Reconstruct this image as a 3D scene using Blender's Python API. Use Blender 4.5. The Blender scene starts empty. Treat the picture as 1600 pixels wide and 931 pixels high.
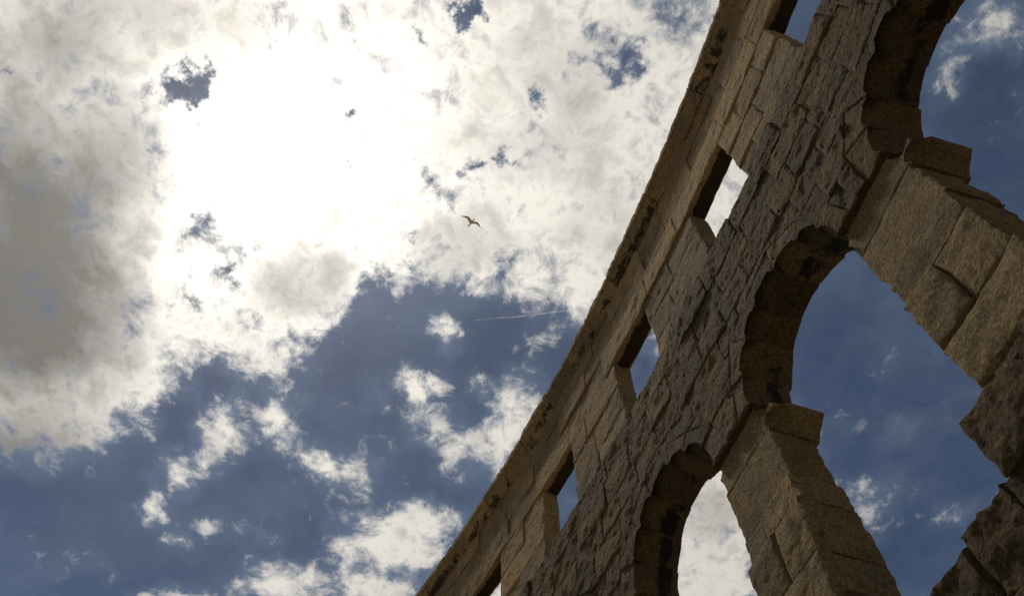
import bpy, math, random
import numpy as np
from mathutils import Matrix, Vector
from mathutils.geometry import delaunay_2d_cdt

scene = bpy.context.scene
COL = scene.collection
rad = math.radians

# ------------------------------------------------------------------ camera
EYE = 1.65                                   # eye height above the arena floor
RT = Vector((0.25494, 0.96694, -0.00567))
UP = Vector((0.87403, -0.22793, 0.42910))
FW = Vector((-0.41362, 0.11435, 0.90324))
cam_data = bpy.data.cameras.new('camera')
cam_data.sensor_width = 36.0
cam_data.sensor_fit = 'HORIZONTAL'
cam_data.lens = 29.122
cam_data.clip_start = 0.05
cam_data.clip_end = 60000.0
cam = bpy.data.objects.new('camera', cam_data)
COL.objects.link(cam)
m = Matrix((RT, UP, -FW)).transposed().to_4x4()
m.translation = Vector((0, 0, EYE))
cam.matrix_world = m
scene.camera = cam

# ------------------------------------------------------------------ light and exposure
SUN_DIR = Vector((-0.3101, -0.1928, 0.9309)).normalized()
SUN_EL = math.asin(SUN_DIR.z)
SUN_ROT = math.atan2(SUN_DIR.x, SUN_DIR.y)
SUN_STRENGTH = 2.8
SUN_ANGLE = 6.0
SKY_STRENGTH = 0.05
EXPOSURE = -0.5
GLOW = 45.0          # brightness of the cloud lit through round the sun
CLOUD = 23.5         # brightness of a cloud far from the sun

sun_data = bpy.data.lights.new('sun', 'SUN')
sun_data.energy = SUN_STRENGTH
sun_data.angle = rad(SUN_ANGLE)
sun_data.color = (1.0, 0.93, 0.82)
sun = bpy.data.objects.new('sun', sun_data)
COL.objects.link(sun)
sun.rotation_euler = (-SUN_DIR).to_track_quat('-Z', 'Y').to_euler()
sun.location = SUN_DIR * 200

vs = scene.view_settings
vs.view_transform = 'Standard'
vs.look = 'None'
vs.gamma = 1.0
vs.exposure = EXPOSURE
vs.use_curve_mapping = False
scene.render.film_transparent = False
scene.cycles.max_bounces = 6
scene.cycles.diffuse_bounces = 4
scene.cycles.transparent_max_bounces = 8

# ------------------------------------------------------------------ sky: clear blue plus a broken layer of cloud
# The cloud layer lies on a plane overhead; a patch is (x, y, turn, half length,
# half width, amount), in units of the layer's height.
COVER = [
    (-0.466, -0.486, -3.00, 0.4939, 0.3058, 1.30),
    (-0.274, -0.403, -2.03, 0.3826, 0.2638, 1.20),
    (-0.329, -0.192, -2.22, 0.3707, 0.3204, 1.40),
    (-0.170, 0.051, -1.82, 0.3488, 0.3021, 1.15),
    (-0.274, 0.245, 2.64, 0.2844, 0.2406, 1.10),
    (-0.377, -0.046, -1.92, 0.2451, 0.1940, 0.90),
    (-0.383, 0.176, -2.47, 0.1709, 0.1310, 0.80),
    (-0.563, -0.261, 1.98, 0.1967, 0.1556, 0.70),
    (-0.508, -0.124, -1.96, 0.1538, 0.1166, 0.70),
    (-0.771, -0.463, -2.28, 0.2247, 0.1306, 0.80),
    (-0.672, -0.329, -3.02, 0.0931, 0.0664, 0.46),
    (-0.632, -0.175, -2.11, 0.0772, 0.0637, 0.46),
    (-0.272, 0.356, 2.44, 0.1399, 0.1195, 0.80),
    (-0.770, -0.221, -3.07, 0.0869, 0.0528, 0.87),
    (-0.733, -0.143, -3.11, 0.0806, 0.0494, 0.92),
    (-0.782, -0.089, 2.08, 0.0598, 0.0494, 0.78),
    (-0.800, -0.034, -2.81, 0.0671, 0.0614, 0.92),
    (-0.858, -0.276, -2.55, 0.0708, 0.0531, 0.78),
    (-0.940, -0.309, 2.79, 0.0492, 0.0285, 0.69),
    (-0.956, -0.217, -2.00, 0.0295, 0.0214, 0.69),
    (-0.994, -0.266, -1.99, 0.0352, 0.0248, 0.51),
    (-0.621, 0.021, 2.51, 0.0458, 0.0383, 0.78),
    (-0.665, 0.053, 0.04, 0.0779, 0.0468, 0.78),
    (-0.716, 0.101, 3.04, 0.0865, 0.0476, 0.83),
    (-0.530, 0.060, 2.93, 0.0470, 0.0272, 0.83),
    (-0.603, 0.120, 3.02, 0.0332, 0.0316, 0.69),
    (-0.620, 0.183, 0.09, 0.1007, 0.0633, 0.87),
    (-0.705, 0.165, -0.04, 0.0718, 0.0447, 0.78),
    (-0.656, -0.018, 3.01, 0.0509, 0.0351, 0.37),
    (-0.918, 0.042, -2.53, 0.1324, 0.1055, 1.01),
    (-0.884, 0.096, -2.92, 0.0890, 0.0689, 0.83),
    (-1.039, -0.100, -1.89, 0.1357, 0.0809, 0.97),
    (-1.113, -0.265, -1.90, 0.0887, 0.0488, 0.83),
    (-1.015, 0.061, -1.84, 0.1122, 0.0543, 0.92),
    (-0.946, -0.128, -2.47, 0.0323, 0.0286, 0.37),
    (-1.081, -0.436, -2.07, 0.1239, 0.0389, 0.23),
    (-0.755, 0.521, -0.22, 0.2936, 0.1771, 1.40),
    (-0.858, 0.538, 2.75, 0.2171, 0.1116, 1.00),
    (-0.971, 0.235, -1.83, 0.0642, 0.0544, 0.92),
    (-0.008, 0.550, -2.08, 0.0615, 0.0581, 0.53),
    (0.021, 0.592, 1.74, 0.0767, 0.0470, 0.53),
    (-0.052, 0.557, -2.56, 0.0419, 0.0334, 0.37),
    (-0.661, 0.734, 2.22, 0.0877, 0.0542, 0.44),
    (-0.516, 0.727, -2.40, 0.0611, 0.0369, 0.40),
    (-0.646, 0.866, -2.48, 0.0505, 0.0361, 0.37),
    (-0.598, 0.741, -1.25, 0.0640, 0.0523, 0.26),
    (-0.072, 0.224, -1.60, 0.1125, 0.0952, 0.50),
    (-0.770, 0.289, 2.85, 0.0581, 0.0302, 0.37),
]
GAPS = [
    (-0.281, -0.321, -1.97, 0.0417, 0.0280, 1.58),
    (-0.119, -0.012, 2.92, 0.0289, 0.0190, 1.47),
    (-0.169, -0.061, 2.57, 0.0221, 0.0102, 0.59),
    (-0.191, 0.089, 2.83, 0.0198, 0.0167, 0.81),
    (-0.130, 0.173, -2.30, 0.0393, 0.0367, 1.21),
    (-0.060, 0.212, -1.77, 0.0665, 0.0427, 0.50),
    (-0.505, 0.332, 2.63, 0.0500, 0.0420, 0.52),
    (-0.112, 0.128, 2.76, 0.0247, 0.0202, 0.37),
    (-0.277, -0.119, 3.04, 0.0150, 0.0105, 0.67),
    (-0.336, -0.111, 3.05, 0.0135, 0.0097, 0.59),
    (-0.292, 0.038, -2.20, 0.0245, 0.0155, 0.74),
    (-0.273, 0.071, 2.89, 0.0166, 0.0129, 0.67),
    (-0.344, 0.006, 2.27, 0.0337, 0.0226, 0.59),
    (-0.447, -0.273, 0.36, 0.0473, 0.0317, 0.93),
    (-0.521, -0.247, 0.32, 0.0364, 0.0276, 0.81),
    (-0.568, -0.286, 2.71, 0.0365, 0.0247, 0.67),
    (-0.398, 0.004, -1.98, 0.0203, 0.0181, 0.44),
    (-0.417, 0.109, 2.89, 0.0379, 0.0286, 0.74),
    (-0.326, -0.520, -2.06, 0.0190, 0.0128, 0.81),
    (-0.593, -0.224, 0.23, 0.0489, 0.0402, 0.52),
    (-0.542, -0.066, -2.32, 0.1340, 0.0562, 0.70),
    (-0.476, -0.001, -1.85, 0.0935, 0.0574, 0.70),
    (-0.683, -0.249, -2.96, 0.0445, 0.0352, 0.59),
    (-0.750, -0.296, 3.14, 0.0534, 0.0302, 0.44),
    (-0.476, 0.114, -1.83, 0.1032, 0.0587, 0.50),
    (-0.226, -0.014, 2.96, 0.0424, 0.0313, 0.18),
    (-0.100, 0.258, 2.71, 0.0685, 0.0449, 0.50),
    (-0.845, 0.614, 2.66, 0.0569, 0.0378, 0.74),
    (-0.295, -0.368, -1.94, 0.0208, 0.0127, 0.37),
]
GREY = [
    (-0.494, -0.494, -3.05, 0.3331, 0.1786, 1.30),
    (-0.655, -0.500, -2.87, 0.2605, 0.1850, 1.50),
    (-0.379, -0.382, 0.49, 0.0995, 0.0800, 0.60),
    (-0.234, -0.391, -1.87, 0.2221, 0.0954, 0.60),
    (-0.470, -0.142, 0.85, 0.0919, 0.0899, 0.75),
    (-0.523, -0.164, -1.97, 0.0771, 0.0571, 0.50),
    (-0.267, -0.001, -2.02, 0.1016, 0.0566, 0.40),
    (-0.399, 0.077, -1.83, 0.1249, 0.0738, 0.35),
    (-0.857, -0.488, -2.06, 0.1942, 0.0647, 0.80),
    (-0.202, 0.139, 2.61, 0.1405, 0.1312, 0.25),
    (-0.722, 0.498, 2.64, 0.0893, 0.0674, 0.35),
    (-0.307, 0.222, 2.77, 0.1366, 0.0977, 0.25),
]


class Nodes:
    """Small helper for writing node trees."""
    def __init__(self, tree):
        self.t = tree
        self.n = tree.nodes
        self.l = tree.links

    def new(self, kind, **kw):
        nd = self.n.new(kind)
        for k, v in kw.items():
            setattr(nd, k, v)
        return nd

    def put(self, sock, v):
        if isinstance(v, bpy.types.NodeSocket):
            self.l.new(v, sock)
        elif v is not None:
            sock.default_value = v

    def math(self, op, a, b=None, c=None, clamp=False):
        nd = self.new('ShaderNodeMath', operation=op, use_clamp=clamp)
        for i, v in enumerate((a, b, c)):
            self.put(nd.inputs[i], v)
        return nd.outputs[0]

    def vmath(self, op, a, b=None, scale=None):
        nd = self.new('ShaderNodeVectorMath', operation=op)
        self.put(nd.inputs[0], a)
        if b is not None:
            self.put(nd.inputs[1], b)
        if scale is not None:
            self.put(nd.inputs['Scale'], scale)
        return nd.outputs['Value'] if op in ('DOT_PRODUCT', 'LENGTH') else nd.outputs[0]

    def noise(self, vec, scale, detail=6.0, rough=0.55, dist=0.0, lac=2.0, color=False):
        nd = self.new('ShaderNodeTexNoise')
        self.put(nd.inputs['Vector'], vec)
        nd.inputs['Scale'].default_value = scale
        nd.inputs['Detail'].default_value = detail
        nd.inputs['Roughness'].default_value = rough
        nd.inputs['Distortion'].default_value = dist
        nd.inputs['Lacunarity'].default_value = lac
        return nd.outputs['Color' if color else 0]

    def ramp(self, v, lo, hi, a=0.0, b=1.0, smooth=True):
        nd = self.new('ShaderNodeMapRange', interpolation_type='SMOOTHSTEP' if smooth else 'LINEAR')
        self.put(nd.inputs[0], v)
        for i, x in enumerate((lo, hi, a, b)):
            self.put(nd.inputs[i + 1], x)
        return nd.outputs[0]

    def mix(self, fac, a, b, blend='MIX'):
        nd = self.new('ShaderNodeMix', data_type='RGBA', blend_type=blend)
        self.put(nd.inputs[0], fac)
        self.put(nd.inputs[6], a)
        self.put(nd.inputs[7], b)
        return nd.outputs[2]


world = bpy.data.worlds.new('World')
scene.world = world
world.use_nodes = True
world.node_tree.nodes.clear()
N = Nodes(world.node_tree)
sky = N.new('ShaderNodeTexSky', sky_type='NISHITA', sun_disc=False)
sky.sun_elevation = SUN_EL
sky.sun_rotation = SUN_ROT
sky.altitude = 0.0
sky.air_density = 0.95
sky.dust_density = 0.4
sky.ozone_density = 1.8
ray_dir = N.new('ShaderNodeTexCoord').outputs['Generated']
sep = N.new('ShaderNodeSeparateXYZ')
N.put(sep.inputs[0], ray_dir)
zc = N.math('MAXIMUM', sep.outputs[2], 0.06)
comb = N.new('ShaderNodeCombineXYZ')
N.put(comb.inputs[0], N.math('DIVIDE', sep.outputs[0], zc))
N.put(comb.inputs[1], N.math('DIVIDE', sep.outputs[1], zc))
layer = comb.outputs[0]
# ragged outlines: the patches are torn by two sizes of turbulence
w1 = N.vmath('SUBTRACT', N.noise(layer, 9.0, 3.0, 0.6, color=True), (0.5, 0.5, 0.5))
w2 = N.vmath('SUBTRACT', N.noise(layer, 30.0, 4.0, 0.65, color=True), (0.5, 0.5, 0.5))
warped = N.vmath('ADD', layer, N.vmath('SCALE', w1, scale=0.06))
warped = N.vmath('ADD', warped, N.vmath('SCALE', w2, scale=0.05))


def patches(items, vec, sign, start):
    acc = start
    for (px, py, turn, a, b, amt) in items:
        mp = N.new('ShaderNodeMapping', vector_type='TEXTURE')
        N.put(mp.inputs[0], vec)
        mp.inputs['Location'].default_value = (px, py, 0)
        mp.inputs['Rotation'].default_value = (0, 0, turn)
        mp.inputs['Scale'].default_value = (a, b, 1)
        g = N.new('ShaderNodeTexGradient', gradient_type='SPHERICAL')
        N.put(g.inputs[0], mp.outputs[0])
        acc = N.math('MULTIPLY_ADD', g.outputs[1], sign * amt, acc)
    return acc


# beyond the patches the same broken cloud goes on over the whole sky
far = N.noise(layer, 1.1, 2.0, 0.5)
far_r = N.vmath('LENGTH', N.vmath('SUBTRACT', layer, (-0.45, 0.05, 0)))
base = N.math('MULTIPLY', N.ramp(far_r, 0.75, 1.4), N.ramp(far, 0.42, 0.62, 0.0, 0.75))
cover = patches(COVER, warped, 1.0, base)
cover = N.math('MINIMUM', cover, 0.95)
torn = N.vmath('ADD', warped, N.vmath('SCALE', w2, scale=0.045))
cover = patches(GAPS, torn, -0.8, cover)
tear = N.noise(warped, 10.0, 4.0, 0.6)
fine = N.noise(layer, 24.0, 7.0, 0.68, dist=0.35)
field = N.math('MULTIPLY_ADD', N.math('SUBTRACT', tear, 0.5), 1.25, cover)
field = N.math('MULTIPLY_ADD', N.math('SUBTRACT', fine, 0.5), 2.0, field)
alpha = N.ramp(field, 0.25, 1.02)
haze = N.ramp(N.math('MULTIPLY_ADD', N.math('SUBTRACT', N.noise(warped, 5.0, 5.0, 0.6), 0.5), 1.6, cover), -0.3, 0.7, 0.0, 0.30)
thin_sky = N.mix(haze, sky.outputs[0], (7.5, 9.6, 12.5, 1))
grey = patches(GREY, warped, 1.0, 0.0)
puff = N.noise(warped, 6.0, 5.0, 0.58)
grey = N.math('MULTIPLY_ADD', N.math('SUBTRACT', puff, 0.5), 1.7, grey)
grey = N.math('MULTIPLY_ADD', N.math('SUBTRACT', fine, 0.5), 0.9, grey)
deep = N.ramp(field, 0.75, 1.35, 0.0, 0.22)
thick = N.ramp(N.math('ADD', grey, deep), 0.12, 1.75, smooth=False)
cosang = N.vmath('DOT_PRODUCT', ray_dir, tuple(SUN_DIR))
ang = N.math('ARCCOSINE', N.math('MINIMUM', cosang, 0.99999))
glow = N.math('EXPONENT', N.math('MULTIPLY', ang, -1.0 / rad(5.5)))
glow2 = N.math('EXPONENT', N.math('MULTIPLY', ang, -1.0 / rad(24.0)))
lit = N.math('MULTIPLY_ADD', glow, GLOW, CLOUD * 0.68)
lit = N.math('MULTIPLY_ADD', glow2, CLOUD * 0.8, lit)
lum = N.math('MULTIPLY', lit, N.math('POWER', 0.24, thick))
ccol = N.mix(thick, (1.0, 0.945, 0.85, 1), (0.98, 0.92, 0.83, 1))
cloud = N.vmath('SCALE', ccol, scale=lum)
out_col = N.mix(alpha, thin_sky, cloud)
bg = N.new('ShaderNodeBackground')
N.put(bg.inputs[0], out_col)
bg.inputs[1].default_value = SKY_STRENGTH
N.put(N.new('ShaderNodeOutputWorld').inputs[0], bg.outputs[0])
world.cycles.sampling_method = 'MANUAL'
world.cycles.sample_map_resolution = 512

# ------------------------------------------------------------------ stone
def stone_material(name, ochre, grey, dark, crust_shade, grain):
    mat = bpy.data.materials.new(name)
    mat.use_nodes = True
    t = Nodes(mat.node_tree)
    t.n.clear()
    pos = t.new('ShaderNodeNewGeometry').outputs['Position']
    rnd = t.new('ShaderNodeObjectInfo').outputs['Random']
    shift = t.new('ShaderNodeCombineXYZ')
    t.put(shift.inputs[0], t.math('MULTIPLY', rnd, 37.0))
    p2 = t.vmath('ADD', pos, t.vmath('SCALE', shift.outputs[0], scale=0.06))
    big = t.noise(p2, 0.9, 6.0, 0.62, 0.4)
    mid = t.noise(p2, 3.4, 8.0, 0.68, 0.3)
    fine = t.noise(pos, 17.0, 8.0, 0.72)
    speck = t.noise(pos, 46.0, 4.0, 0.7)
    k = t.math('MULTIPLY_ADD', t.math('SUBTRACT', rnd, 0.5), 0.30, big)
    c = t.mix(t.ramp(k, 0.38, 0.64), ochre, grey)
    c = t.mix(t.ramp(mid, 0.52, 0.74, 0.0, 0.75), c, dark)
    c = t.mix(1.0, c, t.mix(t.math('FRACT', t.math('MULTIPLY', rnd, 7.31)), (0.80, 0.78, 0.75, 1), (1.14, 1.11, 1.05, 1)), 'MULTIPLY')
    # rain streaks
    stv = t.vmath('MULTIPLY', pos, (2.6, 2.6, 0.28))
    c = t.mix(t.ramp(t.noise(stv, 1.0, 6.0, 0.7), 0.54, 0.74, 0.0, 0.65), c, (0.055, 0.046, 0.036, 1))
    rust = t.ramp(t.noise(p2, 1.3, 5.0, 0.6, 0.5), 0.56, 0.72, 0.0, 0.55)
    c = t.mix(rust, c, t.mix(1.0, c, (1.30, 1.02, 0.64, 1), 'MULTIPLY'))
    # lichen and weather crust in ragged patches
    lich = t.noise(p2, 1.7, 9.0, 0.72, 0.8)
    c = t.mix(t.ramp(lich, 0.60, 0.68, 0.0, crust_shade), c, (0.035, 0.031, 0.026, 1))
    c = t.mix(t.ramp(fine, 0.32, 0.70, 0.0, 1.0), t.mix(1.0, c, (0.50, 0.47, 0.43, 1), 'MULTIPLY'), t.mix(1.0, c, (1.42, 1.38, 1.30, 1), 'MULTIPLY'))
    # soot-black gypsum crust, plus recess shade painted under the cornice; stone attribute, torn edge
    at = t.new('ShaderNodeAttribute', attribute_name='crust_shade')
    soot_shade = t.ramp(t.math('MULTIPLY_ADD', t.math('SUBTRACT', lich, 0.5), t.math('MULTIPLY', 2.4, t.math('MINIMUM', t.math('MULTIPLY', at.outputs['Fac'], 4.0), 1.0)), at.outputs['Fac']), 0.34, 0.58, 0.0, 0.92)
    c = t.mix(soot_shade, c, (0.024, 0.017, 0.012, 1))
    hol = t.ramp(speck, 0.62, 0.70, 0.0, 0.45)
    c = t.mix(hol, c, t.mix(1.0, c, (0.35, 0.33, 0.30, 1), 'MULTIPLY'))
    b = t.new('ShaderNodeBsdfPrincipled')
    t.put(b.inputs['Base Color'], c)
    b.inputs['Roughness'].default_value = 0.93
    b.inputs['Specular IOR Level'].default_value = 0.18
    h = t.math('MULTIPLY_ADD', fine, 1.7, t.math('MULTIPLY', mid, 0.8))
    h = t.math('MULTIPLY_ADD', hol, -0.5, h)
    vor = t.new('ShaderNodeTexVoronoi', feature='F1')
    t.put(vor.inputs['Vector'], t.vmath('ADD', pos, t.vmath('SCALE', t.noise(pos, 8.0, 3.0, 0.6, color=True), scale=0.08)))
    vor.inputs['Scale'].default_value = 22.0
    h = t.math('MULTIPLY_ADD', vor.outputs['Distance'], 0.5, h)
    bp = t.new('ShaderNodeBump')
    bp.inputs['Strength'].default_value = grain
    bp.inputs['Distance'].default_value = 0.05 * max(1.0, grain)
    t.put(bp.inputs['Height'], h)
    t.put(b.inputs['Normal'], bp.outputs[0])
    t.put(t.new('ShaderNodeOutputMaterial').inputs[0], b.outputs[0])
    return mat


ROCK = stone_material('rock_faced_limestone', (0.305, 0.212, 0.102, 1), (0.215, 0.160, 0.088, 1), (0.115, 0.083, 0.047, 1), 0.6, 1.45)
DRESSED = stone_material('dressed_limestone', (0.385, 0.27, 0.14, 1), (0.26, 0.20, 0.125, 1), (0.20, 0.148, 0.090, 1), 0.55, 0.85)
PIER = stone_material('pier_limestone', (0.50, 0.362, 0.182, 1), (0.33, 0.255, 0.145, 1), (0.19, 0.140, 0.078, 1), 0.6, 1.3)

# ------------------------------------------------------------------ noise
_rs = np.random.RandomState(7)
_perm = np.concatenate([_rs.permutation(256)] * 3)
_grad = _rs.normal(size=(256, 3))
_grad /= np.linalg.norm(_grad, axis=1)[:, None]


def perlin(p):
    i = np.floor(p).astype(int)
    f = p - i
    u = f * f * f * (f * (f * 6 - 15) + 10)
    i &= 255
    tot = np.zeros(len(p))
    for dx in (0, 1):
        wx = u[:, 0] if dx else 1 - u[:, 0]
        for dy in (0, 1):
            wy = u[:, 1] if dy else 1 - u[:, 1]
            for dz in (0, 1):
                wz = u[:, 2] if dz else 1 - u[:, 2]
                hsh = _perm[_perm[_perm[(i[:, 0] + dx) & 255] + ((i[:, 1] + dy) & 255)] + ((i[:, 2] + dz) & 255)]
                g = _grad[hsh]
                tot += wx * wy * wz * (g[:, 0] * (f[:, 0] - dx) + g[:, 1] * (f[:, 1] - dy) + g[:, 2] * (f[:, 2] - dz))
    return tot * 1.5


def fbm(p, octaves=3, gain=0.5):
    a, tot = 1.0, np.zeros(len(p))
    for k in range(octaves):
        tot += a * perlin(p + 19.7 * k)
        p = p * 2.03
        a *= gain
    return tot


# ------------------------------------------------------------------ the wall's own coordinates
# s runs along the curved inner face (m), h is height above the eye line, d is depth into the wall
R_WALL = 89.865
DIST = 6.972
BAY = 5.2
BAY0 = -0.192
SPRING = 13.5
RA = 1.715
SILL = 7.42
LEDGE = 18.84
WIN_TOP = 22.056
WIN_W = 2.065
WIN_OFF = 0.137
T_LOW = 1.02
A_FRONT = 0.137
A_BACK = 0.70
GROUND = -EYE
LOW_SPRING = 2.1
LOW_RA = 1.75
BAYS = list(range(-2, 8))
CENTRES = {j: BAY0 - BAY * j for j in BAYS}
S_MIN = CENTRES[BAYS[-1]] - BAY / 2
S_MAX = CENTRES[BAYS[0]] + BAY / 2


def to_world(L):
    s, h, d = L[:, 0], L[:, 1], L[:, 2]
    th = s / R_WALL
    r = R_WALL + d
    return np.stack([r * np.sin(th), r * np.cos(th) - R_WALL + DIST, h + EYE], 1)


def warp2(q):
    """joints wander a little, the same way for both stones that meet there"""
    p3 = np.stack([q[:, 0] * 0.9, q[:, 1] * 0.9, np.zeros(len(q))], 1)
    p4 = np.stack([q[:, 0] * 2.7, q[:, 1] * 2.7, np.full(len(q), 5.0)], 1)
    ds = 0.06 * perlin(p3 + 3.1) + 0.018 * perlin(p4)
    dh = 0.06 * perlin(p3 + 41.7) + 0.018 * perlin(p4 + 77.0)
    return q + np.stack([ds, dh], 1)


def in_void(s, h):
    if s > S_MAX or s < S_MIN or h > 27.0:
        return True
    for j in BAYS:
        c = CENTRES[j]
        if abs(s - c) > BAY / 2 + 0.3:
            continue
        ds = abs(s - c)
        if SILL < h <= SPRING and ds < RA:
            return True
        if h > SPRING and ds * ds + (h - SPRING) ** 2 < RA * RA:
            return True
        if abs(s - c - WIN_OFF) < WIN_W / 2 and LEDGE < h < WIN_TOP:
            return True
        if h < LOW_SPRING and ds < LOW_RA:
            return True
        if h >= LOW_SPRING and ds * ds + (h - LOW_SPRING) ** 2 < LOW_RA * LOW_RA:
            return True
    return False


def in_frame(L, margin=0.06):
    X = to_world(L) - np.array((0, 0, EYE))
    z = X @ np.array(FW)
    z = np.maximum(z, 0.01)
    x = (X @ np.array(RT)) / z * (29.122 / 36)
    y = (X @ np.array(UP)) / z * (29.122 / 36)
    return bool(np.any((np.abs(x) < 0.5 + margin) & (np.abs(y) < 0.291 + margin)))


wall = bpy.data.objects.new('amphitheatre_wall', None)
COL.objects.link(wall)
wall.location = (0, DIST, 0)
wall['label'] = 'curved ruined limestone arcade wall with arches and a row of small attic windows'
wall['category'] = 'ruined wall'
wall['kind'] = 'thing'
SPARE = {}          # stones outside the picture, joined per material


def densify(poly, step):
    out = []
    n = len(poly)
    for i in range(n):
        a = np.array(poly[i], float)
        b = np.array(poly[(i + 1) % n], float)
        k = max(1, int(round(np.linalg.norm(b - a) / step)))
        for q in range(k):
            out.append(a + (b - a) * q / k)
    return out


def inside(poly, q):
    x, y = q[:, 0], q[:, 1]
    res = np.zeros(len(q), bool)
    n = len(poly)
    for i in range(n):
        x1, y1 = poly[i]
        x2, y2 = poly[(i + 1) % n]
        cond = (y1 > y) != (y2 > y)
        with np.errstate(divide='ignore', invalid='ignore'):
            xi = (x2 - x1) * (y - y1) / (y2 - y1 + 1e-12) + x1
        res ^= cond & (x < xi)
    return res


def lip_profile(d, amount, at):
    return amount * np.clip(1.15 - d / (at * 1.5), 0, 1)


def stone(name, poly, front, back, mat, cut=None, step=0.048, rough=0.04, edge=0.05, erosion=0.04,
          set_back=0.0, lip=0.0, crust_shade=None, exposed=None, joint=0.014, swap=False, smooth=36, tilt=0.0, lump=0.0, seed=0):
    """One block of stone: an outline in (s, h) driven from `front` to `back` into the wall.
    With swap the outline is a profile in (d, h) driven along s from `front` to `back`."""
    rng = np.random.RandomState(seed + 1000)
    corners = np.array(poly, float)
    if swap:
        L = np.array([[e, q[1], q[0]] for q in corners for e in (front, back)])
    else:
        L = np.array([[q[0], q[1], e] for q in corners for e in (front, back)])
    seen = in_frame(L)
    if not seen:
        step = 0.45
    B = densify(poly, step)
    vs_ = [tuple(q) for q in B]
    faces = [list(range(len(B)))]
    if cut:
        for cp in cut:
            c0 = len(vs_)
            C = densify(cp, step)
            vs_ += [tuple(q) for q in C]
            faces.append(list(range(c0, c0 + len(C))))
    lo, hi = corners.min(0), corners.max(0)
    nx = max(1, int((hi[0] - lo[0]) / step))
    ny = max(1, int((hi[1] - lo[1]) / step))
    if nx > 1 and ny > 1:
        gx, gy = np.meshgrid(np.linspace(lo[0], hi[0], nx + 1)[1:-1], np.linspace(lo[1], hi[1], ny + 1)[1:-1])
        g = np.stack([gx.ravel(), gy.ravel()], 1)
        g += rng.uniform(-0.28, 0.28, g.shape) * step
        g = g[inside([tuple(q) for q in poly], g)]
        vs_ += [tuple(q) for q in g]
    V, E_, F, ov, oe, of = delaunay_2d_cdt([Vector(q) for q in vs_], [], faces, 0, 1e-5, True)
    tris = [f for f, o in zip(F, of) if 0 in o and not any(k in o for k in range(1, len(faces)))]
    if not tris:
        return None
    used = sorted({i for f in tris for i in f})
    remap = {u: i for i, u in enumerate(used)}
    Q = np.array([V[u][:] for u in used])
    T = [[remap[i] for i in f] for f in tris]
    T = [f if np.cross(Q[f[1]] - Q[f[0]], Q[f[2]] - Q[f[0]]) > 0 else f[::-1] for f in T]
    area = sum(abs(np.cross(Q[f[1]] - Q[f[0]], Q[f[2]] - Q[f[0]])) / 2 for f in T)
    if area < 0.004:
        return None
    directed = {}
    for f in T:
        for a, b in ((f[0], f[1]), (f[1], f[2]), (f[2], f[0])):
            directed[(a, b)] = 1
    bound = [(a, b) for (a, b) in directed if (b, a) not in directed]
    nxt = {}
    for a, b in bound:
        nxt.setdefault(a, b)
    # edge normals, exposure
    n = len(Q)
    nor = np.zeros((n, 2))
    exn = np.zeros((n, 2))
    exf = np.zeros(n)
    for a, b in bound:
        e = Q[b] - Q[a]
        l = np.linalg.norm(e) + 1e-9
        o = np.array([e[1], -e[0]]) / l
        mid = (Q[a] + Q[b]) / 2 + o * 0.03
        if exposed is not None:
            ex = exposed(mid[0], mid[1])
        else:
            ex = in_void(mid[0], mid[1])
        for k in (a, b):
            nor[k] += o
            if ex:
                exn[k] += o
                exf[k] = 1
    ln = np.linalg.norm(exn, axis=1)
    exn[ln > 0] /= ln[ln > 0][:, None]
    bi = np.array(sorted({k for e in bound for k in e}))
    # open faces are worn back a little along every joint they meet
    con = np.array([(Q[a] + Q[b]) / 2 for a, b in bound if not (exf[a] and exf[b])] or [(1e6, 1e6)])
    groove = np.zeros(n)
    gd = np.linalg.norm(Q[bi][:, None, :] - con[None], axis=2).min(1)
    groove[bi] = joint * np.clip(1.25 - gd / 0.06, 0, 1) * exf[bi]
    # distance of every point to the outline
    A = np.array([Q[a] for a, b in bound])
    D = np.array([Q[b] - Q[a] for a, b in bound])
    w = Q[:, None, :] - A[None]
    tt = np.clip((w * D).sum(2) / ((D ** 2).sum(1) + 1e-12), 0, 1)
    dist = np.linalg.norm(w - tt[..., None] * D, axis=2)
    near = dist.argmin(1)
    edist = dist.min(1)
    # nearest exposed pull for points inside
    pull = np.zeros((n, 2))
    pull[bi] = exn[bi]
    for i in range(n):
        if i not in nxt:
            a, b = bound[near[i]]
            pull[i] = (exn[a] + exn[b]) / 2
    fall = np.exp(-edist / 0.10)
    Qw = Q if swap else warp2(Q)

    def local(q2, d):
        if swap:
            return np.stack([d, q2[:, 1], q2[:, 0]], 1)
        return np.stack([q2[:, 0], q2[:, 1], d], 1)

    off = rng.uniform(0, 60, 3)
    mean = Qw.mean(0)
    sgn = 1.0 if back > front else -1.0

    def eat(q2, d, amt):
        P = local(q2, d)
        nn = fbm(P * 3.1 + off * 0.2, 3, 0.55)
        chip = np.maximum(0, perlin(P * 5.3 + 9.0 + off) - 0.15)
        return amt * (0.55 + nn * 1.1 + 1.6 * chip)

    # ---- front face
    P = local(Qw, np.full(n, front))
    coarse = fbm(P * 1.3 + 7.0, 2, 0.6) * 0.7 + fbm(P * 1.6 + off, 2, 0.6) * 0.4
    med = fbm(P * 5.2 + off * 0.3, 3, 0.6)
    pick = np.abs(perlin(P * 8.5 + off)) - 0.25
    flake = np.clip(perlin(P * 2.3 + off * 0.5) * 6, -1, 1)
    er = edge * (0.55 + 0.9 * np.clip(fbm(P * 2.4 + off * 0.7, 2) + 0.4, 0, 1.5))
    er = np.maximum(er, 0.012)
    rnd = er * np.clip(1 - edist / (er * 1.5), 0, 1) ** 2
    disp = rough * (0.60 * coarse + 0.22 * med + 0.46 * pick + 0.16 * flake)
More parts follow.
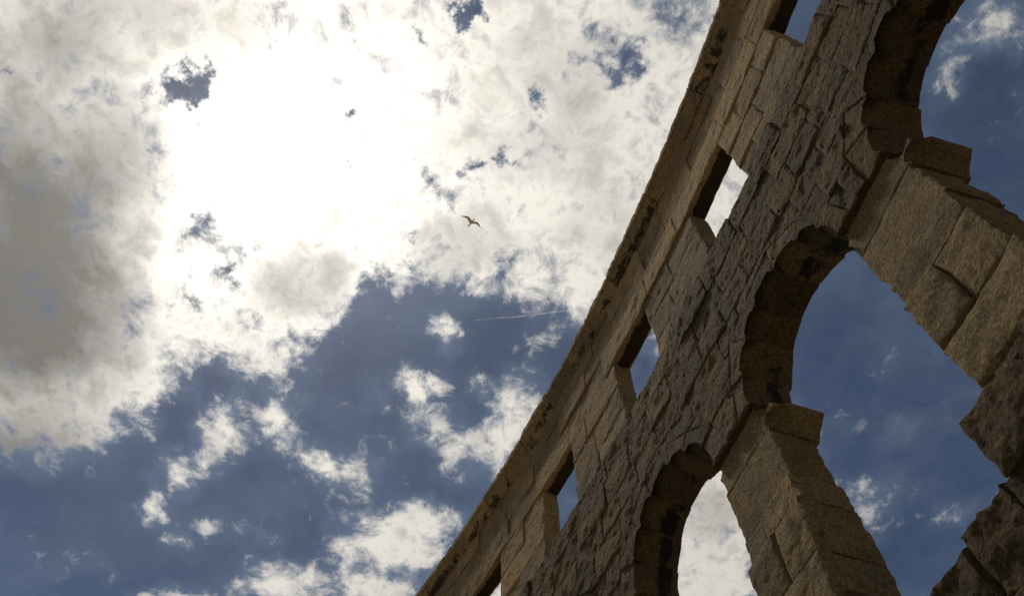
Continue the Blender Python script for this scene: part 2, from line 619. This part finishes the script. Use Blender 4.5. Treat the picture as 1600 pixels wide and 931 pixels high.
    if lump:
        disp -= lump * np.clip(edist / 0.22, 0, 1) ** 0.6
    disp += tilt * ((Qw[:, 1] - mean[1]) * 0.8 + (Qw[:, 0] - mean[0]) * 0.4)
    soft = np.clip(edist / 0.05, 0.35, 1)
    dfront = front + sgn * (disp * soft + rnd * 1.25)
    ero = eat(Qw, dfront, erosion * 1.5) + set_back + lip_profile(np.zeros(n), lip, 0.2)
    ero = np.maximum(ero, set_back * 0.5)
    Qf = Qw - pull * (ero * fall)[:, None]
    verts = [to_world(local(Qf, dfront))]
    tris_out = [f if not swap else f for f in T]
    # ---- sides
    depth = abs(back - front)
    any_ex = exf[bi].max() > 0
    if any_ex and seen:
        lv = [0.035, 0.09, 0.17]
        x = 0.26
        while x < depth - 0.09:
            lv.append(x)
            x += 0.085
        lv += [depth - 0.04, depth]
    else:
        lv = [max(0.1, edge * 2.2) if depth > 0.3 else depth * 0.5, depth]
    ring_id = {k: i for i, k in enumerate(bi)}
    rings = []
    soot_shade = [np.zeros(n)]
    count = n
    nb = len(bi)
    for li, x in enumerate(lv):
        d = np.full(nb, front + sgn * x)
        if li == 0:
            d = np.where(sgn > 0, np.maximum(d, dfront[bi] + 0.006), np.minimum(d, dfront[bi] - 0.006))
        q = Qw[bi]
        tail = 1.0
        if li == len(lv) - 1:
            tail = 1.5
        e2 = eat(q, d, erosion * tail) + set_back
        e2 = np.maximum(e2, set_back * 0.5)
        if li == 0:
            e2 = e2 + erosion * 0.3
        e2 = e2 + groove[bi]
        if not swap:
            e2 = e2 + lip_profile(d - front, lip, 0.2)
        q = q - exn[bi] * (e2 * exf[bi])[:, None]
        verts.append(to_world(local(q, d)))
        if crust_shade is not None:
            soot_shade.append(crust_shade(Q[bi], np.full(nb, x), exn[bi]) * exf[bi])
        else:
            soot_shade.append(np.zeros(nb))
        rings.append(count)
        count += nb
    fcs = [tuple(f) for f in tris_out]
    for a, b in bound:
        ia, ib = ring_id[a], ring_id[b]
        prev_a, prev_b = a, b
        for r0 in rings:
            fcs.append((prev_b, prev_a, r0 + ia, r0 + ib))
            prev_a, prev_b = r0 + ia, r0 + ib
    # back: one face per outline loop
    todo = dict(nxt)
    while todo:
        st = next(iter(todo))
        loop = [st]
        cur = todo.pop(st)
        while cur != st and cur in todo:
            loop.append(cur)
            cur = todo.pop(cur)
        if len(loop) > 2:
            fcs.append(tuple(rings[-1] + ring_id[k] for k in reversed(loop)))
    X = np.concatenate(verts)
    flip = (sgn > 0) != swap          # outline is counter-clockwise seen from outside the wall
    if not flip:
        fcs = [f[::-1] for f in fcs]
    if not seen:
        SPARE.setdefault(mat.name, []).append((X, fcs))
        return None
    c = X.mean(0)
    me = bpy.data.meshes.new(name)
    me.from_pydata((X - c).tolist(), [], fcs)
    me.materials.append(mat)
    if crust_shade is not None:
        at = me.attributes.new('crust_shade', 'FLOAT', 'POINT')
        at.data.foreach_set('value', np.concatenate(soot_shade))
    me.polygons.foreach_set('use_smooth', [True] * len(me.polygons))
    me.set_sharp_from_angle(angle=rad(smooth))
    me.update()
    o = bpy.data.objects.new(name, me)
    COL.objects.link(o)
    o.parent = wall
    o.location = Vector(c) - wall.location
    return o


rnd = random.Random(11)
SEED = [0]


def nseed():
    SEED[0] += 1
    return SEED[0]


def joints(s0, s1, lo, hi):
    out = [s0]
    while out[-1] < s1:
        out.append(out[-1] + rnd.uniform(lo, hi))
    if s1 - out[-2] < lo * 0.6:
        out.pop(-2)
    out[-1] = s1
    return out


def rect(a, b, h0, h1):
    return [(a, h0), (b, h0), (b, h1), (a, h1)]


# ---- arch rings: voussoirs, and the outline the coursed stones are cut to
def ring(c, spring, ra, count, base_r, rr):
    angs = [math.pi * k / count + (0 if k in (0, count) else rr.uniform(-0.05, 0.05)) for k in range(count + 1)]
    outer = [base_r + rr.uniform(-0.16, 0.14) for _ in angs]
    pts_o = [(c + r * math.cos(t), spring + r * math.sin(t)) for r, t in zip(outer, angs)]
    out = []
    for k in range(count):
        t0, t1 = angs[k], angs[k + 1]
        sub = 5
        inner = [(c + ra * math.cos(t0 + (t1 - t0) * q / sub), spring + ra * math.sin(t0 + (t1 - t0) * q / sub)) for q in range(sub + 1)]
        out.append([pts_o[k], pts_o[k + 1]] + inner[::-1])
    return out, pts_o + [(c - ra * 0.2, spring - 0.0), (c + ra * 0.2, spring - 0.0)]


RINGS = {}
for j in BAYS:
    rr = random.Random(100 + j)
    RINGS[j] = ring(CENTRES[j], SPRING, RA, 7, 2.40, rr)

for j in BAYS:
    vous, outline = RINGS[j]
    for k, poly in enumerate(vous):
        rr = random.Random(j * 31 + k)
        amt = 0.47 + 0.2 * math.sin(j * 1.7 + k * 0.8)
        start = 0.36 + 0.1 * math.sin(j * 2.3 + k * 0.6)
        stone('voussoir', poly, rr.uniform(-0.02, 0.02), T_LOW + rr.uniform(-0.03, 0.05), ROCK, rough=0.04, joint=0.008, edge=rr.uniform(0.010, 0.016),
              erosion=0.018, set_back=rr.choice((0, 0.0, 0.0, 0.02)), lip=0.06 + 0.24 * math.sin(math.pi * (k + 0.5) / 7), seed=nseed(), tilt=rr.uniform(-0.06, 0.06),
              crust_shade=lambda q, x, nn, amt=amt, start=start: amt * np.clip((x - start + 0.12) / 0.3, 0, 1) * np.clip((1.0 - x) / 0.2, 0.2, 1))

# ---- rough coursed wall between the arches and the ledge
COURSES = [SPRING, 14.42, 15.25, 16.1, 16.95, 17.85, LEDGE]
for ci in range(len(COURSES) - 1):
    h0, h1 = COURSES[ci], COURSES[ci + 1]
    js = joints(S_MIN, S_MAX, 0.85, 1.75)
    for a, b in zip(js[:-1], js[1:]):
        cuts = [RINGS[j][1] for j in BAYS if CENTRES[j] - 2.7 < b and CENTRES[j] + 2.7 > a and h0 < SPRING + 2.7]
        stone('wall_stone', rect(a, b, h0, h1), rnd.choice((-0.04, -0.015, -0.01, 0.0, 0.01, 0.015, 0.035)), T_LOW, ROCK, cut=cuts, rough=0.056, edge=rnd.choice((0.008, 0.010, 0.014, 0.026)),
              seed=nseed(), tilt=rnd.uniform(-0.035, 0.035),
              exposed=(lambda s, h: h > LEDGE) if ci == len(COURSES) - 2 else (lambda s, h: in_void(s, h)))

# ---- piers under the arches: impost, then big blocks that grow rougher downwards
PIER_C = [SPRING, 12.65, 11.35, 10.65, 9.45, 8.5, SILL]
for j in BAYS[:-1]:
    a, b = CENTRES[j + 1] + RA, CENTRES[j] - RA
    e, g = 0.40, 0.13
    prof = [(a, 12.65), (b, 12.65), (b + 0.03, 12.70), (b + 0.10, 12.80), (b + e - 0.08, 12.96), (b + e, 13.02), (b + e, 13.08), (b + 0.05, 13.16), (b, 13.24), (b, SPRING),
            (a, SPRING), (a - 0.02, 13.36), (a - g, 13.28), (a - g, 13.16), (a - 0.03, 12.92)]
    stone('impost', prof, 0.13, 1.18, PIER, rough=0.022, edge=0.016, erosion=0.010, lip=0.16, seed=nseed(), exposed=lambda s, h: 12.66 < h < SPRING - 0.01)
    fr = [None, 0.13, 0.06, -0.04, -0.07, -0.10]
    for ci in range(1, len(PIER_C) - 1):
        h1, h0 = PIER_C[ci], PIER_C[ci + 1]
        ea = eb = 0.0
        if ci == len(PIER_C) - 2:
            ea, eb = 0.50, 0.15
        split = [a - ea, b + eb]
        if ci in (3, 5):
            split = [a - ea, (a + b) / 2 + rnd.uniform(-0.25, 0.25), b + eb]
        elif ci == 2 and j % 2:
            split = [a, (a + b) / 2 - 0.2, b]
        for q0, q1 in zip(split[:-1], split[1:]):
            f = fr[ci] + rnd.uniform(-0.04, 0.04)
            rf = (0.022, 0.034, 0.036, 0.04, 0.07)[ci - 1]
            stone('pier_stone', rect(q0, q1, h0, h1), f, T_LOW + rnd.uniform(-0.05, 0.10), PIER if ci < 5 else ROCK, rough=rf,
                  edge=0.024 if ci > 1 else 0.016, erosion=0.026, joint=0.034, set_back=rnd.choice((0.0, 0.02, 0.05)), seed=nseed(), lump=0.025 if ci > 2 else 0.0,
                  tilt=rnd.uniform(-0.05, 0.05), exposed=lambda s, h, a=a, b=b: s < a + 0.01 - (0 if h > 8.5 else .52) or s > b - 0.01 + (0 if h > 8.5 else .15) or in_void(s, h))

# ---- broken parapet under the open arches
js = joints(S_MIN, S_MAX, 0.5, 1.0)
for a, b in zip(js[:-1], js[1:]):
    pier = any(abs((a + b) / 2 - CENTRES[j]) > BAY / 2 - 0.9 and abs((a + b) / 2 - CENTRES[j]) < BAY / 2 + .01 for j in BAYS)
    top = SILL if pier else SILL + 0.10 + rnd.uniform(-0.09, 0.09)
    stone('parapet_stone', rect(a, b, 6.55, top), rnd.uniform(-0.07, 0.07), T_LOW, ROCK, rough=0.08, edge=0.04, erosion=0.05, seed=nseed(),
          tilt=rnd.uniform(-0.15, 0.15), exposed=(lambda s, h: False) if pier else (lambda s, h, t=top: h > t))
LOWC = [6.55, 5.7, 4.8]
for h1, h0 in zip(LOWC[:-1], LOWC[1:]):
    js = joints(S_MIN, S_MAX, 0.8, 1.6)
    for a, b in zip(js[:-1], js[1:]):
        stone('wall_stone', rect(a, b, h0, h1), rnd.uniform(-0.14, 0.05), T_LOW, ROCK, rough=0.08, edge=0.04, seed=nseed(), tilt=rnd.uniform(-0.12, 0.12))
# ---- the storey below, out of the picture, down to the arena floor
for j in BAYS:
    rr = random.Random(300 + j)
    vous, outline = ring(CENTRES[j], LOW_SPRING, LOW_RA, 9, 2.4, rr)
    RINGS[('low', j)] = outline
    for poly in vous:
        stone('voussoir', poly, 0.0, T_LOW, ROCK, seed=nseed())
LOWC = [4.8, 3.9, 3.0, LOW_SPRING]
for h1, h0 in zip(LOWC[:-1], LOWC[1:]):
    js = joints(S_MIN, S_MAX, 0.9, 1.8)
    for a, b in zip(js[:-1], js[1:]):
        stone('wall_stone', rect(a, b, h0, h1), rnd.uniform(-0.05, 0.05), T_LOW, ROCK, seed=nseed(),
              cut=[RINGS[('low', j)] for j in BAYS if CENTRES[j] - 2.7 < b and CENTRES[j] + 2.7 > a])
LOWC = [LOW_SPRING, 1.1, 0.1, -0.8, GROUND - 0.3]
for j in BAYS[:-1]:
    a, b = CENTRES[j + 1] + LOW_RA, CENTRES[j] - LOW_RA
    for h1, h0 in zip(LOWC[:-1], LOWC[1:]):
        stone('pier_stone', rect(a, b, h0, h1), rnd.uniform(-0.05, 0.05), T_LOW, PIER, seed=nseed())

# ---- attic: thinner, smoother, pierced by one small window in each bay
ATT = [LEDGE, 19.75, 20.9, WIN_TOP]
for j in BAYS:
    w0 = CENTRES[j] + WIN_OFF + WIN_W / 2
    w1 = CENTRES[j] + BAY + WIN_OFF - WIN_W / 2
    for ci in range(3):
        h0, h1 = ATT[ci], ATT[ci + 1]
        cut_at = [w0 + rnd.uniform(0.7, 2.4)] if rnd.random() < 0.75 else [w0 + rnd.uniform(0.8, 1.2), w0 + rnd.uniform(1.9, 2.3)]
        js = [w0] + cut_at + [w1]
        for a, b in zip(js[:-1], js[1:]):
            stone('attic_stone', rect(a, b, h0, h1), A_FRONT + rnd.uniform(-0.045, 0.04), A_BACK, DRESSED, rough=0.036, edge=0.022, erosion=0.02,
                  seed=nseed(), tilt=rnd.uniform(-0.03, 0.03), exposed=lambda s, h, a=w0, b=w1: s < a or s > b)
for (h0, h1, kind) in ((WIN_TOP, 23.25, 'lintel'), (23.25, 24.2, 'band'), (24.2, 25.12, 'band')):
    if kind == 'lintel':
        js = []
        for j in BAYS:
            c = CENTRES[j] + WIN_OFF
            js += [c - 1.4 - rnd.uniform(0, 0.25), c + 1.4 + rnd.uniform(0, 0.3)]
        js = sorted(js)
    else:
        js = joints(S_MIN, S_MAX, 1.3, 2.5)
    for a, b in zip(js[:-1], js[1:]):
        stone('attic_stone', rect(a, b, h0, h1), A_FRONT + rnd.uniform(-0.055, 0.04), A_BACK, DRESSED, rough=0.04, edge=0.018, erosion=0.02,
              seed=nseed(), tilt=rnd.uniform(-0.04, 0.04),
              crust_shade=(lambda q, x, nn: 0.95 * np.clip((x - 0.09) / 0.13, 0, 1) * np.clip((0.60 - x) / 0.08, 0.15, 1)) if kind == 'lintel' else None)

# ---- cornice: long moulded stones of uneven reach, worn back in places
js = joints(S_MIN, S_MAX, 1.1, 2.3)
for a, b in zip(js[:-1], js[1:]):
    reach = -0.26 + rnd.choice((0.0, 0.01, 0.02, 0.05, -0.02))
    top = 25.86 + rnd.uniform(-0.05, 0.05)
    wear = rnd.random()
    bed = 0.16 if wear < 0.55 else rnd.uniform(-0.04, 0.08)
    prof = [(A_BACK + 0.05, 24.98), (A_BACK + 0.05, top), (reach, top), (reach, top - 0.24), (reach + 0.05, top - 0.28), (bed - 0.10, 25.24), (bed + 0.02, 25.06), (bed + 0.06, 24.98)]
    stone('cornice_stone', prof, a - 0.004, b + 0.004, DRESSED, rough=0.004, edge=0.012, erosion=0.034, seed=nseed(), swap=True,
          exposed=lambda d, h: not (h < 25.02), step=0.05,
          crust_shade=lambda q, x, nn, k=rnd.choice((0.1, 0.25, 0.45, 0.6)): k * np.clip((q[:, 0] + 0.20) / 0.16, 0, 1) * np.clip((25.6 - q[:, 1]) / 0.12, 0, 1))  # shade of the broken recesses under the cornice, painted into the colour

# everything of the wall that lies outside the picture, one mass per kind of stone
for mname, items in SPARE.items():
    Vv, Ff, k = [], [], 0
    for X, fcs in items:
        Vv.append(X)
        Ff += [tuple(i + k for i in f) for f in fcs]
        k += len(X)
    X = np.concatenate(Vv) - np.array(wall.location)
    me = bpy.data.meshes.new('masonry')
    me.from_pydata(X.tolist(), [], Ff)
    me.materials.append(bpy.data.materials[mname])
    o = bpy.data.objects.new('masonry', me)
    COL.objects.link(o)
    o.parent = wall
    o['kind'] = 'stuff'

# ------------------------------------------------------------------ arena floor
gm = bpy.data.materials.new('trodden_gravel')
gm.use_nodes = True
t = Nodes(gm.node_tree)
t.n.clear()
gp = t.new('ShaderNodeNewGeometry').outputs['Position']
gc = t.mix(t.ramp(t.noise(gp, 0.35, 6, 0.6), 0.4, 0.62), (0.22, 0.175, 0.115, 1), (0.15, 0.135, 0.085, 1))
gc = t.mix(t.ramp(t.noise(gp, 14.0, 6, 0.7), 0.35, 0.7), gc, (0.25, 0.215, 0.16, 1))
gb = t.new('ShaderNodeBsdfPrincipled')
t.put(gb.inputs['Base Color'], gc)
gb.inputs['Roughness'].default_value = 0.95
gbp = t.new('ShaderNodeBump')
gbp.inputs['Distance'].default_value = 0.03
t.put(gbp.inputs['Height'], t.noise(gp, 30.0, 6, 0.7))
t.put(gb.inputs['Normal'], gbp.outputs[0])
t.put(t.new('ShaderNodeOutputMaterial').inputs[0], gb.outputs[0])
S = 4000.0
n = 8
gv = [(-S + 2 * S * i / n, -S + 2 * S * k / n, 0.0) for k in range(n + 1) for i in range(n + 1)]
gf = [(k * (n + 1) + i, k * (n + 1) + i + 1, (k + 1) * (n + 1) + i + 1, (k + 1) * (n + 1) + i) for k in range(n) for i in range(n)]
me = bpy.data.meshes.new('ground')
me.from_pydata(gv, [], gf)
me.materials.append(gm)
ground = bpy.data.objects.new('ground', me)
COL.objects.link(ground)
ground['kind'] = 'structure'
ground['label'] = 'flat gravel arena floor below the wall'

# ------------------------------------------------------------------ gull
def plain(name, col, rough=0.8):
    mt = bpy.data.materials.new(name)
    mt.use_nodes = True
    t = Nodes(mt.node_tree)
    b = mt.node_tree.nodes['Principled BSDF']
    pos = t.new('ShaderNodeTexCoord').outputs['Object']
    t.put(b.inputs['Base Color'], t.mix(t.ramp(t.noise(pos, 14.0, 4, 0.6), 0.35, 0.7, 0.0, 0.5), col, tuple(c * 0.7 for c in col[:3]) + (1,)))
    b.inputs['Roughness'].default_value = rough
    return mt


def gull():
    """Lofted body, tail fan and two cranked wings, joined into one skin; local x forward, y to its left wing, z up."""
    vs, fs = [], []

    def loft(sections):
        base = len(vs)
        k = len(sections[0])
        for sct in sections:
            vs.extend(sct)
        for i in range(len(sections) - 1):
            for q in range(k):
                a = base + i * k + q
                b = base + i * k + (q + 1) % k
                fs.append((a, b, b + k, a + k))
        fs.append(tuple(base + q for q in reversed(range(k))))
        fs.append(tuple(base + (len(sections) - 1) * k + q for q in range(k)))

    def oval(x, y, z, ry, rz, k=10):
        return [(x, y + ry * math.cos(2 * math.pi * q / k), z + rz * math.sin(2 * math.pi * q / k)) for q in range(k)]
    loft([oval(-0.215, 0, 0.01, 0.020, 0.010), oval(-0.16, 0, 0.004, 0.036, 0.026), oval(-0.07, 0, -0.004, 0.058, 0.052), oval(0.02, 0, -0.006, 0.066, 0.062),
          oval(0.10, 0, 0.0, 0.054, 0.052), oval(0.155, 0, 0.008, 0.036, 0.038), oval(0.19, 0, 0.014, 0.035, 0.036), oval(0.225, 0, 0.014, 0.031, 0.031),
          oval(0.25, 0, 0.010, 0.017, 0.017), oval(0.275, 0, 0.006, 0.009, 0.010), oval(0.305, 0, 0.0, 0.004, 0.005)])
    # tail fan
    loft([[(-0.14, -0.022, 0.012), (-0.14, 0.022, 0.012), (-0.14, 0.022, -0.004), (-0.14, -0.022, -0.004)],
          [(-0.24, -0.036, 0.012), (-0.24, 0.036, 0.012), (-0.24, 0.036, 0.004), (-0.24, -0.036, 0.004)],
          [(-0.335, -0.058, 0.010), (-0.34, 0.058, 0.010), (-0.34, 0.058, 0.006), (-0.335, -0.058, 0.006)]])
    return vs, fs, loft


gv_, gf_, loft = gull()
for wing in ([(0.075, -0.03, 0.20, 0.025), (0.105, -0.16, 0.185, 0.045), (0.145, -0.33, 0.165, 0.075), (0.085, -0.46, 0.125, 0.075), (-0.01, -0.60, 0.075, 0.06), (-0.105, -0.715, 0.015, 0.045)],
             [(0.075, 0.03, 0.20, 0.025), (0.14, 0.12, 0.185, 0.045), (0.205, 0.235, 0.165, 0.075), (0.19, 0.37, 0.125, 0.075), (0.13, 0.52, 0.075, 0.06), (0.045, 0.66, 0.015, 0.045)]):
    secs = []
    for (x, y, chord, z) in wing:
        th = 0.012 + chord * 0.07
        sec = [(x, y, z), (x - chord * 0.3, y, z + th), (x - chord, y, z + 0.002), (x - chord, y, z - 0.002), (x - chord * 0.3, y, z - th * 0.35)]
        secs.append(sec)
    loft(secs)
me = bpy.data.meshes.new('gull')
me.from_pydata(gv_, [], gf_)
me.materials.append(plain('gull_feathers', (0.75, 0.66, 0.52, 1)))
me.polygons.foreach_set('use_smooth', [True] * len(me.polygons))
me.set_sharp_from_angle(angle=rad(50))
bird = bpy.data.objects.new('gull', me)
COL.objects.link(bird)
bird.location = (-16.90, 2.27, 46.0 + EYE)
bird.rotation_euler = (0, 0, rad(25.2))
bird['label'] = 'gull gliding with spread wings high in front of the bright cloud'
bird['category'] = 'bird'

# ------------------------------------------------------------------ contrail
tm = bpy.data.materials.new('ice_trail')
tm.use_nodes = True
t = Nodes(tm.node_tree)
t.n.clear()
tp = t.new('ShaderNodeNewGeometry').outputs['Position']
breakup = t.ramp(t.noise(tp, 0.012, 5, 0.6), 0.35, 0.65, 0.03, 0.22)
df = t.new('ShaderNodeBsdfTranslucent')
df.inputs[0].default_value = (0.85, 0.85, 0.85, 1)
tr = t.new('ShaderNodeBsdfTransparent')
mx = t.new('ShaderNodeMixShader')
t.put(mx.inputs[0], breakup)
t.put(mx.inputs[1], tr.outputs[0])
t.put(mx.inputs[2], df.outputs[0])
t.put(t.new('ShaderNodeOutputMaterial').inputs[0], mx.outputs[0])
p0, p1 = Vector((-4536, 765, 9000)), Vector((-4125, 1823, 9000))
axis = (p1 - p0).normalized()
side = axis.cross(Vector((0, 0, 1))).normalized()
rr = random.Random(5)
tv, tf = [], []
K, M_ = 60, 8
for i in range(K + 1):
    u = i / K
    r = (2.0 + 8.0 * min(1, u * 2.5)) * rr.uniform(0.75, 1.2)
    c = p0 + (p1 - p0) * u + side * (6 * math.sin(u * 9)) + side * rr.uniform(-2, 2)
    for q in range(M_):
        a_ = 2 * math.pi * q / M_
        tv.append(tuple(c + side * (r * math.cos(a_)) + Vector((0, 0, r * math.sin(a_)))))
for i in range(K):
    for q in range(M_):
        tf.append((i * M_ + q, i * M_ + (q + 1) % M_, (i + 1) * M_ + (q + 1) % M_, (i + 1) * M_ + q))
tf += [tuple(range(M_))[::-1], tuple(K * M_ + q for q in range(M_))]
me = bpy.data.meshes.new('contrail')
me.from_pydata(tv, [], tf)
me.materials.append(tm)
me.polygons.foreach_set('use_smooth', [True] * len(me.polygons))
trail = bpy.data.objects.new('contrail', me)
COL.objects.link(trail)
trail['label'] = 'thin white contrail crossing the blue gap beside the cornice'
trail['category'] = 'contrail'
